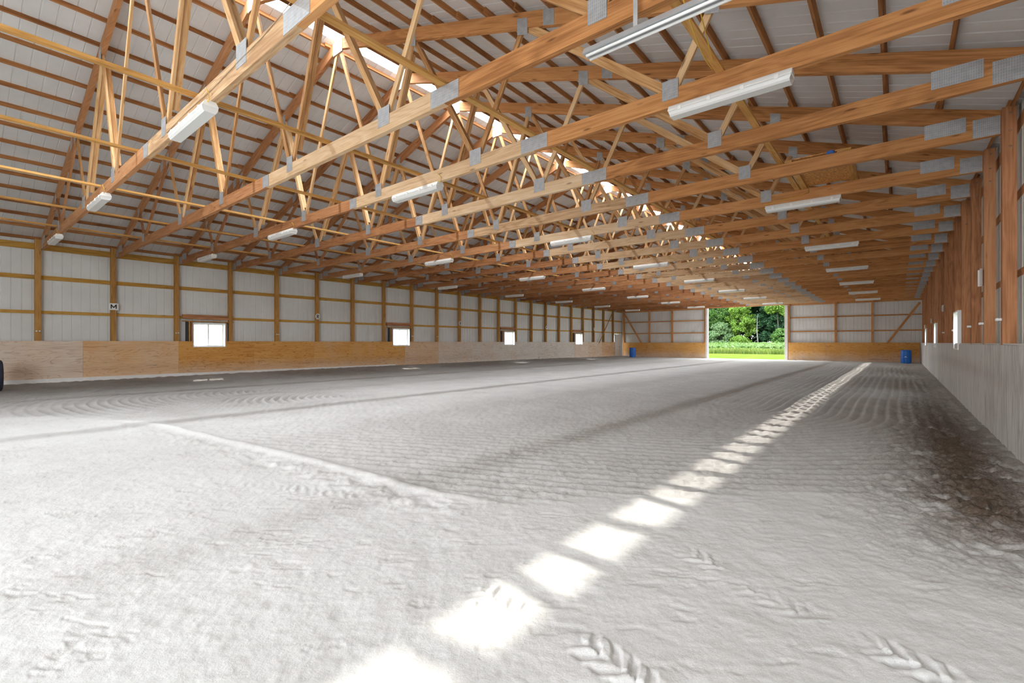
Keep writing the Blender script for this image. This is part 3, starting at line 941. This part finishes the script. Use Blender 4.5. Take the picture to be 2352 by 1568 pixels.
for ci, (x, nm) in enumerate(cols):
    k = 0
    for ti in (0, 2, 5, 8, 11, 14, 17, 20):
        if ti == 0 and ci == 3: continue
        o = lamp if first else copy_tree(lamp)
        first = False
        o.location = (x, yt(ti) + .0915 + .03, CH_B - .001)
        if ti == 0: o.location = (x, yt(ti) + .0915 + .0, CH_B - .001)
        if ci == 3: o.rotation_euler = (0, 0, math.pi)
        tag(o, 'white enclosed strip light under a truss, %s of the %s' % (['nearest', 'second', 'third', 'fourth', 'fifth', 'sixth', 'seventh', 'eighth'][k], nm), 'strip light', 'strip lights under the trusses')
        k += 1
# bare strip hanging on the second truss
root = empty('strip_light', (-1.42, yt(1) + .02, 3.98))
tag(root, 'bare galvanised strip light hanging from steel straps at the top edge', 'strip light')
mb = MB(); mb.prism([(-.03, .06), (.03, .06), (.06, .0), (-.06, 0)], -.85, .85, 'yz'); mb.build('reflector', M['galv'], root)
for yy in (-.035, .035):
    mb = MB(); mb.tube([(-.82, yy, -.02), (.82, yy, -.02)], .013, 10); mb.build('fluorescent_tube', M['tubeglass'], root, True)
for xx in (-.35, .4):
    mb = MB(); mb.box((xx - .02, -.005, .06), (xx + .02, .005, .40), 'z'); mb.build('hanging_strap', M['galv'], root)

# ------------------------------------------------------------------ cables
def sag(p0, p1, s, n=10):
    p0, p1 = Vector(p0), Vector(p1)
    return [p0.lerp(p1, t / n) + Vector((0, 0, -s * 4 * (t / n) * (1 - t / n))) for t in range(n + 1)]
mb = MB(); mb.tube(sag((-1.40, 3.95, 4.22), (-1.665, yt(2) + .06, 4.47), .10), .0065, 7)
tag(mb.build('power_cable', M['yellow'], None, True), 'yellow cable looping from the bare strip light, left strand', 'cable')
mb = MB(); mb.tube(sag((-1.30, 3.95, 4.24), (-1.65, yt(2) + .075, 4.475), .0), .0065, 7)
tag(mb.build('power_cable', M['yellow'], None, True), 'yellow cable stretched tight from the bare strip light, right strand', 'cable')
f0 = yt(0) + .0915 - .008
mb = MB(); mb.tube([(-8.1, f0, 4.30), (-7.2, f0, 4.335), (-6.3, f0, 4.33), (-5.6, f0, 4.37), (-5.0, f0, 4.39), (-4.5, f0, 4.45), (-4.1, f0, 4.52)], .004, 7)
tag(mb.build('power_cable', M['tancable'], None, True), 'thin cable stapled along the face of the nearest truss', 'cable')
f5 = yt(5) + .0915 - .008
mb = MB(); mb.tube([(-1.50, f5 + .12, 4.62), (-1.42, f5, 4.50), (-1.40, f5, 4.36), (-1.60, f5, 4.31), (-1.95, f5, 4.28), (-2.20, f5, 4.25), (-2.26, f5 - .01, 4.19), (-2.2, f5 - .02, 4.15)], .0065, 7)
tag(mb.build('power_cable', M['yellow'], None, True), 'yellow cable hanging from the board platform down to a strip light', 'cable')

# ------------------------------------------------------------------ board platform resting on two trusses
py0, py1 = yt(4) + .09, yt(5) + .16
pt = empty('loft_platform', (-1.06, (py0 + py1) / 2, CH_T))
tag(pt, 'orange strand board platform resting on two bottom chords at the right', 'platform')
hl = (py1 - py0) / 2
for xx in (-.42, .42):
    MB().box((xx - .05, -hl, .002), (xx + .05, hl, .04), 'y').build('bearer', M['runner'], pt)
MB().box((-.47, -hl + .05, .042), (.47, hl - .05, .058), 'x').build('deck', M['osb'], pt)
cup = empty('tape_roll', (-.87, yt(4) + .13, CH_T))
mb = MB(); mb.lathe([(.035, 0), (.06, 0), (.06, .05), (.035, .05), (.035, 0)], (0, 0, 0), 20)
o = mb.build('tape_roll', M['bluecup']); o.location = cup.location; bpy.data.objects.remove(cup)
tag(o, 'small blue roll resting on a bottom chord near the board platform', 'tape')
mb = MB(); mb.box((-.78, yt(4) + .1, CH_T + .001), (-.66, yt(4) + .16, CH_T + .05), 'x')
tag(mb.build('wood_offcut', M['block']), 'small wood offcut beside the blue roll on the chord', 'wood block')

# ------------------------------------------------------------------ arena letters on the left posts
def letter_part(ch, parent):
    """strokes in a 1 x 1 cell, drawn as raised black bars"""
    def arc(cx, cy, rx, ry, a0, a1, n=8):
        return [(cx + rx * math.cos(math.radians(a0 + (a1 - a0) * k / n)), cy + ry * math.sin(math.radians(a0 + (a1 - a0) * k / n))) for k in range(n + 1)]
    bow = lambda y0, y1, w: [(.18, y1)] + arc(.18 + w * .45, (y0 + y1) / 2, w * .55, (y1 - y0) / 2, 90, -90) + [(.18, y0)]
    st = {'M': [[(.1, 0), (.1, 1)], [(.1, 1), (.5, .25)], [(.5, .25), (.9, 1)], [(.9, 1), (.9, 0)]],
          'R': [[(.18, 0), (.18, 1)], bow(.5, .93, .62), [(.42, .5), (.82, 0)]],
          'B': [[(.18, 0), (.18, 1)], bow(.5, .93, .58), bow(.07, .5, .66)],
          'P': [[(.18, 0), (.18, 1)], bow(.46, .93, .62)],
          'F': [[(.18, 0), (.18, 1)], [(.18, .93), (.8, .93)], [(.18, .52), (.68, .52)]]}[ch]
    w, h = (.165, .13) if ch == 'M' else (.13, .16)
    mb = MB()
    for pl in st:
        P = [(0.0098, (p[0] - .5) * w, (p[1] - .5) * h) for p in pl]
        for a, b in zip(P[:-1], P[1:]):
            d = Vector(b) - Vector(a)
            if d.length < 1e-4: continue
            e = d.normalized() * .006
            mb.board(Vector(a) - e, Vector(b) + e, .031, .003, Vector((1, 0, 0)).cross(d))
    mb.build('letter', M['black'], parent)
for ch, pi, z, shape in (('M', 1, 2.53, 'sq'), ('R', 5, 2.51, 'round'), ('B', 10, 2.49, 'round'), ('P', 15, 2.45, 'round'), ('F', 19, 2.5, 'round')):
    root = empty('letter_sign', (XL, yt(pi) + .02, z))
    tag(root, 'white sign with a black letter %s on a left-wall post' % ch, 'sign', 'arena letters on the left wall')
    mb = MB()
    if shape == 'sq':
        pts = []
        for cy_, cz_, a0 in ((.1, .085, 0), (-.1, .085, 90), (-.1, -.085, 180), (.1, -.085, 270)):
            for a in range(0, 91, 30):
                r_ = math.radians(a0 + a); pts.append((cy_ + .03 * math.cos(r_), cz_ + .03 * math.sin(r_)))
    else:
        pts = [(.115 * math.cos(2 * math.pi * k / 28), .135 * math.sin(2 * math.pi * k / 28)) for k in range(28)]
    mb.prism(pts, .002, .008, 'yz')
    mb.build('board', M['paper'], root)
    letter_part(ch, root)

# curled sheets on the right posts
for k, (pi, z, h_, lab) in enumerate(((5, 2.40, .28, 'curled white sign sheet on the second red-brown post of the right wall'), (10, 2.40, .2, 'white sign sheet edge-on halfway along the right wall'),
                        (14, 2.26, .2, 'square white sign sheet far along the right wall'), (18, 2.2, .2, 'small white sign sheet near the far right corner'))):
    y = yt(pi)
    x = XR + xr(y) - .004
    mb = MB()
    n = 12
    for j in range(n):
        a0, a1 = -1 + 2 * j / n, -1 + 2 * (j + 1) / n
        f = lambda a: (x - .005 - .05 * a * a, y + .02 + .13 * a)
        (xa, ya), (xb, yb_) = f(a0), f(a1)
        mb.face([(xa, ya, z - h_ / 2), (xb, yb_, z - h_ / 2), (xb, yb_, z + h_ / 2), (xa, ya, z + h_ / 2)][::-1], [(0, 0)] * 4)
        mb.face([(xa + .003, ya, z - h_ / 2), (xb + .003, yb_, z - h_ / 2), (xb + .003, yb_, z + h_ / 2), (xa + .003, ya, z + h_ / 2)], [(0, 0)] * 4)
    tag(mb.build('sign_sheet', M['paper'], None, True), lab, 'sign', 'sign sheets on the right wall')

# porcelain insulators on posts
def insulator(x, y, z, sgn, label):
    root = empty('fence_insulator', (x, y, z), 0 if sgn > 0 else math.pi)
    tag(root, label, 'insulator', 'white fence insulators on the posts')
    for yy in (-.035, .035):
        mb = MB(); mb.lathe([(0, .0), (.02, .0), (.024, .015), (.016, .026), (.024, .036), (.02, .055), (0, .06)], (0, 0, 0), 14)
        o = mb.build('knob', M['porcelain'], root, True)
        o.rotation_euler = (0, math.pi / 2, 0); o.location = (0, yy, 0)
for pi in (0, 2, 4, 8, 9):
    insulator(XL + .001, yt(pi) + .02, 1.66, 1, 'white porcelain insulators low on the %s left-wall post' % ORD[pi])
for pi in (4, 5, 6, 8, 10):
    insulator(XR + xr(yt(pi)) - .001, yt(pi) + .02, 1.62, -1, 'white porcelain insulators low on the %s right-wall post' % ORD[pi - 4])

# ------------------------------------------------------------------ drums
def make_drum():
    root = empty('plastic_drum', (0, 0, 0))
    R = .29
    pr = [(0, .0), (.235, .0), (.262, .015), (.272, .05), (.285, .12), (.290, .24), (.292, .30), (.284, .31), (.284, .33), (.292, .34), (.293, .52), (.285, .53), (.285, .55), (.292, .56), (.288, .70), (.278, .80), (.272, .845), (.283, .855), (.283, .885), (.27, .895), (.262, .875), (.25, .865), (0, .865)]
    mb = MB(); mb.lathe(pr, (0, 0, 0), 36); mb.build('barrel_body', M['barrel'], root, False)
    for a in (0.6, 3.6):
        mb = MB(); mb.lathe([(0, .0), (.03, 0), (.03, .015), (.02, .02), (0, .02)], (.17 * math.cos(a), .17 * math.sin(a), .865), 14); mb.build('bung', M['black'], root)
    return root
dr = make_drum()
dr.location = (.42, YF - 1.25, -.08)
tag(dr, 'blue plastic drum with a small white decal in the right corner', 'drum')
# white arched decal facing the arena
mb = MB()
n = 8
pts = [(-.07, -.03), (-.03, -.03), (-.012, .0), (.02, .0), (.03, -.03), (.07, -.03), (.06, .02), (.02, .05), (-.02, .045), (-.05, .01)]
for p in [pts]:
    def W_(p):
        a = -math.pi / 2 + p[0] / .292 - .1
        return (.2965 * math.cos(a), .2965 * math.sin(a), .43 + p[1])
    mb.face([W_(q) for q in p], [(0, 0)] * len(p))
mb.build('decal', M['paper'], dr)
d2 = copy_tree(dr)
for ch in list(d2.children):
    if ch.name.startswith('decal'): bpy.data.objects.remove(ch)
d2.location = (-19.2, YF - 1.1, -.06); d2.rotation_euler = (0, 0, 1.3)
tag(d2, 'plain blue plastic drum against the far wall in the left corner', 'drum')

# tyre at the left edge
ty = empty('rubber_tyre', (-19.36, 1.08, .385))
tag(ty, 'dark rubber tyre standing at the left wall, cut by the frame edge', 'tyre')
mb = MB(); mb.lathe([(.24, -.07), (.30, -.115), (.38, -.12), (.425, -.095), (.435, -.05), (.437, 0), (.435, .05), (.425, .095), (.38, .12), (.30, .115), (.24, .07), (.24, -.07)], (0, 0, 0), 48, 'y')
mb.build('tread', M['rubber'], ty, True)
mb = MB(); mb.lathe([(0, -.03), (.1, -.03), (.2, -.05), (.238, -.065), (.238, .065), (.2, .03), (.1, .02), (0, .02)], (0, 0, 0), 32, 'y'); mb.build('wheel_rim', M['galv'], ty, True)

# ------------------------------------------------------------------ outside
def ground_z(y): return -.12 + .75 * max(0.0, min(1.0, (y - 62) / 50.0))
mb = MB()
ys_ = [YF + .25, 55, 62, 75, 90, 112, 150]
for a, b in zip(ys_[:-1], ys_[1:]):
    mb.face([(-110, a, ground_z(a)), (60, a, ground_z(a)), (60, b, ground_z(b)), (-110, b, ground_z(b))], [(0, 0)] * 4)
for x0, x1, y0, y1 in ((-110, XL - .3, -40, YF + .25), (XR + .6, 60, -40, YF + .25), (XL - .3, XR + .6, -60, -40)):
    mb.face([(x0, y0, -.12), (x1, y0, -.12), (x1, y1, -.12), (x0, y1, -.12)], [(0, 0)] * 4)
my = MB(); my.face([(XL - 6, -40, -.1), (XR + 6, -40, -.1), (XR + 6, -7.2, -.1), (XL - 6, -7.2, -.1)], [(0, 0)] * 4)  # unseen grey ground, added so the bounce light stays neutral
my.v = [(v[0], v[1], -.115) for v in my.v]
tag(my.build('bounce_ground', M['bounce']), 'grey gravel ground added unseen outside the entrance end', None, None, 'structure')
tag(mb.build('lawn', M['lawn']), 'sunlit mown grass outside the far doorway', None, None, 'structure')

def quads(name, mat, P, D1, D2, tri=False):
    """P centres, D1/D2 half-edge vectors -> one mesh of little leaf quads"""
    n = len(P)
    V = np.stack([P - D1 - D2, P + D1 - D2, P + D1 + D2, P - D1 + D2], 1).reshape(-1, 3).astype(np.float32)
    me = bpy.data.meshes.new(name)
    me.vertices.add(n * 4); me.vertices.foreach_set('co', V.ravel())
    me.loops.add(n * 4); me.loops.foreach_set('vertex_index', np.arange(n * 4, dtype=np.int32))
    me.polygons.add(n); me.polygons.foreach_set('loop_start', np.arange(0, n * 4, 4, dtype=np.int32))
    me.update(calc_edges=True)
    me.materials.append(mat)
    o = bpy.data.objects.new(name, me); COL.objects.link(o)
    return o
def rdir(n):
    v = RNG.normal(size=(n, 3)); return v / np.linalg.norm(v, axis=1, keepdims=True)

# crop rows beyond the lawn
n = 15000
rowx = RNG.integers(-70, 10, n) * .76 + RNG.normal(0, .13, n)
yy = 67.5 + (RNG.random(n) ** 1.6) * 41
keep = (rowx < -6 - (yy - 66) * .08) & (rowx > -.36 * yy - 6)
rowx, yy = rowx[keep], yy[keep]
n = len(rowx)
gz = -.12 + .75 * np.clip((yy - 62) / 50, 0, 1)
P = np.stack([rowx, yy, gz + .25 + .62 * np.sqrt(RNG.random(n))], 1)
d1 = rdir(n) * np.array([1, 1, .5]) * .17
d2 = np.cross(d1, rdir(n)); d2 = d2 / np.linalg.norm(d2, axis=1, keepdims=True) * .11
tag(quads('crop_rows', M['crop'], P, d1, d2), 'green leafy field crop between the lawn and the trees', 'crop', None, 'stuff')
# tall grass verge
n = 9000
gx = RNG.uniform(-30, -6, n); gy = RNG.uniform(63.5, 67.5, n)
hg = RNG.uniform(.25, .75, n) * (0.7 + .5 * vnoise(gx * .7, gy * .7, 5))
P = np.stack([gx, gy, -.1 + hg / 2], 1)
lean = np.stack([RNG.normal(0, .12, n), RNG.normal(0, .12, n), np.ones(n)], 1)
d2 = lean * (hg / 2)[:, None]
a = RNG.uniform(0, math.pi, n)
d1 = np.stack([np.cos(a), np.sin(a), 0 * a], 1) * .022
tag(quads('tall_grass', M['grassblade'], P, d1, d2), 'uncut yellow-green tall grass along the field edge', 'grass', None, 'stuff')

# trees at the edge of the field
def crown_mesh(mat, n, lobes, leaf=.3):
    ps = []
    w = np.array([l[3] * l[4] for l in lobes]); w = w / w.sum()
    for (lx, ly, lz, lr, lh), ww in zip(lobes, w):
        m = int(n * ww)
        d = rdir(m)
        rr = (RNG.random((m, 1)) ** .45)
        bump = .82 + .36 * vnoise(d[:, 0] * 3 + lx * 3 + 9, d[:, 2] * 3 + lz + 5, 13)[:, None]
        ps.append(np.array([lx, ly, lz]) + d * rr * bump * np.array([lr, lr, lh]))
    P = np.concatenate(ps)
    m = len(P)
    d1 = rdir(m) * leaf * RNG.uniform(.5, 1.1, (m, 1)) * .6
    d2 = np.cross(d1, rdir(m)); d2 = d2 / np.linalg.norm(d2, axis=1, keepdims=True) * (leaf * .42)
    return P, d1, d2
def tree(x, y, lobes, mat, n, label, trunk=None, leaf=.3, name='field_tree', cat='tree', group='trees at the field edge'):
    z = ground_z(y)
    root = empty(name, (x, y, z))
    tag(root, label, cat, group)
    P, d1, d2 = crown_mesh(mat, int(n * 3.2), lobes, leaf * .7)
    o = quads('crown', M[mat], P, d1, d2); o.parent = root
    if trunk:
        mb = MB(); mb.tube([(0, 0, -.2), (.05, .1, trunk * .5), (-.1, .05, trunk)], [trunk * .02, trunk * .015, trunk * .008], 10)
        mb.build('trunk', M['bark'], root, True)
    return root
def lobes(w, h, z0, k):
    """leaf clumps scattered through an egg-shaped crown"""
    L = []
    for _ in range(k * 9):
        t = RNG.random() ** .9
        prof = math.sin(math.pi * min(.97, max(.06, .12 + .86 * t)) ** .75) ** .6
        a = RNG.uniform(0, 6.28)
        r_ = w * prof * math.sqrt(RNG.uniform(.15, 1.0)) * RNG.uniform(.75, 1.15)
        cr = RNG.uniform(.13, .27) * w * .8 + .22
        L.append((r_ * math.cos(a), r_ * math.sin(a), z0 + cr * .6 + t * (h - z0 - cr), cr, cr * RNG.uniform(.5, .8)))
    return L
TY = 110
tree(-36.5, TY + 3, lobes(5, 16, 1, 14), 'leaf_mid', 6500, 'tall mid-green tree at the left edge of the doorway view', 9)
tree(-31.8, TY + 4, lobes(4.5, 17, 2.0, 13), 'leaf_mid', 6500, 'tall green tree behind the grey-green shrub outside', 9)
tree(-30.0, TY - 1.5, lobes(2.9, 5.2, .1, 11), 'leaf_grey', 4500, 'rounded grey-green shrub tree in front of the wood', 3, .26)
tree(-26.6, TY + .5, lobes(3.2, 16, .2, 17), 'leaf_light', 7500, 'tall sunlit yellow-green tree in the middle of the doorway', 9)
tree(-26.0, TY - 2.4, lobes(1.6, 2.2, .4, 7), 'leaf_light', 2200, 'low yellow-green bush at the foot of the sunlit tree', 1.2, .24)
tree(-22.6, TY + 5, lobes(4.6, 17, .5, 15), 'leaf_dark', 8000, 'dark green tree behind the pale dead trunk', 10)
tree(-19.2, TY + 3, lobes(3.8, 14, .4, 14), 'leaf_dark', 7500, 'dark green tree at the right side of the doorway view', 9)
tree(-19.0, TY - 1, [(0, 0, 8.2, 2.2, 1.3), (1.4, .5, 7.2, 1.6, 1.0), (-1.2, .2, 7.6, 1.4, .9), (.9, 0, 9.4, 2.2, 1.2)], 'leaf_light', 2400, 'bright leafy crown hanging at the top right of the doorway', 7.5)
tree(-18.2, TY - 2, lobes(1.9, 3.6, .4, 8), 'leaf_mid', 2600, 'mid-green bush low at the right side of the doorway', 1.5, .24)
tree(-14.6, TY + 3, lobes(4, 15, .5, 13), 'leaf_dark', 5000, 'dark green tree hidden mostly behind the right door jamb', 9)
tree(-41, TY + 2, lobes(4.5, 15, .5, 12), 'leaf_mid', 4000, 'green tree mostly hidden behind the left door jamb', 9)
tree(-27, TY + 11, lobes(7, 20, .1, 26), 'leaf_dark', 9000, 'dark wood filling the gap behind the sunlit tree', 11, .42)
tree(-36, TY + 11, lobes(6.5, 20, .1, 22), 'leaf_dark', 6000, 'dark wood filling the gap behind the left trees', 11, .42)
tree(-18, TY + 11, lobes(6.5, 20, .1, 24), 'leaf_dark', 6000, 'dark wood filling the gap behind the right trees', 11, .42)
tree(-31, TY + 17, lobes(6.5, 21, .0, 24), 'leaf_dark', 6000, 'farthest dark wood seen through gaps left of centre', 11, .46)
tree(-22.5, TY + 17, lobes(6.5, 21, .0, 24), 'leaf_dark', 6000, 'farthest dark wood seen through gaps right of centre', 11, .46)
# pale dead tree
root = empty('dead_tree', (-22.95, TY - .5, ground_z(TY)))
tag(root, 'pale leafless dead tree in front of the dark wood', 'tree')
mb = MB(); mb.tube([(0.25, 0, -.2), (.12, 0, 1.4), (-.02, 0, 3.2), (.02, 0, 5.0), (.15, 0, 6.8)], [.13, .11, .09, .06, .02], 8); mb.build('trunk', M['deadbark'], root, True)
for z, dx, dz in ((1.2, -.8, -.5), (2.0, -1.2, -.7), (2.6, .7, -.2), (3.2, -1.0, -.35), (3.8, .8, .1), (4.3, -.6, -.1), (4.9, .5, .35), (5.5, -.4, .3)):
    mb = MB(); mb.tube([(0, 0, z), (dx * .5, .1, z + dz * .35), (dx, .15, z + dz)], [.035, .022, .01], 6); mb.build('branch', M['deadbark'], root, True)

# ------------------------------------------------------------------ light
w = bpy.data.worlds.new('sky')
scene.world = w
w.use_nodes = True
nt = w.node_tree
nt.nodes.clear()
N = NT(nt)
tc = N.n('ShaderNodeTexCoord').outputs['Generated']
zz = N.n('ShaderNodeSeparateXYZ', {0: tc}).outputs[2]
colr = N.ramp(zz, [(.0, c4(.96, .98, 1.0)), (.5, c4(.90, .95, 1.0)), (1.0, c4(.80, .90, 1.0))])
bg = N.n('ShaderNodeBackground', {'Color': colr, 'Strength': 5.6})
wo = N.n('ShaderNodeOutputWorld')
nt.links.new(bg.outputs[0], wo.inputs[0])

def lamp_obj(name, typ, loc, rot, **kw):
    l = bpy.data.lights.new(name, typ)
    for k, v in kw.items(): setattr(l, k, v)
    o = bpy.data.objects.new(name, l)
    o.location = loc
    o.rotation_euler = rot
    COL.objects.link(o)
    return o
sd = Vector((1.0, -.32, -1.0)).normalized()
lamp_obj('sun', 'SUN', (-40, 30, 50), sd.to_track_quat('-Z', 'Y').to_euler(), energy=2.8, angle=math.radians(.55), color=(1.0, .95, .87))
# daylight through the clear ridge strip
lamp_obj('ridge_daylight', 'AREA', (CX, (YN + YF) / 2, zt(0) + .055), (0, 0, 0), energy=880, shape='RECTANGLE', size=.36, size_y=YF - YN, spread=math.radians(122), color=(.90, .95, 1.0))
# sky portals in the big openings
def portal(name, loc, rot, sx, sy):
    o = lamp_obj(name, 'AREA', loc, rot, shape='RECTANGLE', size=sx, size_y=sy)
    o.data.cycles.is_portal = True
portal('sky_through_near_end', ((NEAR_X + 1.5) / 2, YN - .1, 4.0), (math.pi / 2, 0, 0), 7.6, 8.4)
portal('sky_through_doorway', ((DX0 + DX1) / 2, YF + .3, 2.05), (-math.pi / 2, 0, 0), 5.8, 4.3)

# ------------------------------------------------------------------ camera and view
cam = bpy.data.cameras.new('camera')
cam.sensor_width = 36.0
cam.lens = 1084.2 / 2352 * 36.0
cam.shift_y = 2.9 / 2352
cam.clip_start = .05
cam.clip_end = 400
co = bpy.data.objects.new('camera', cam)
co.location = (0, 0, CAMZ)
co.rotation_euler = (math.pi / 2, 0, math.radians(39.268))
COL.objects.link(co)
scene.camera = co
scene.view_settings.view_transform = 'Standard'
scene.view_settings.look = 'None'
scene.view_settings.gamma = 1.0
scene.view_settings.use_curve_mapping = False
scene.view_settings.exposure = 1.0
scene.cycles.max_bounces = 8
scene.cycles.diffuse_bounces = 5
scene.cycles.transparent_max_bounces = 12
scene.cycles.use_denoising = True
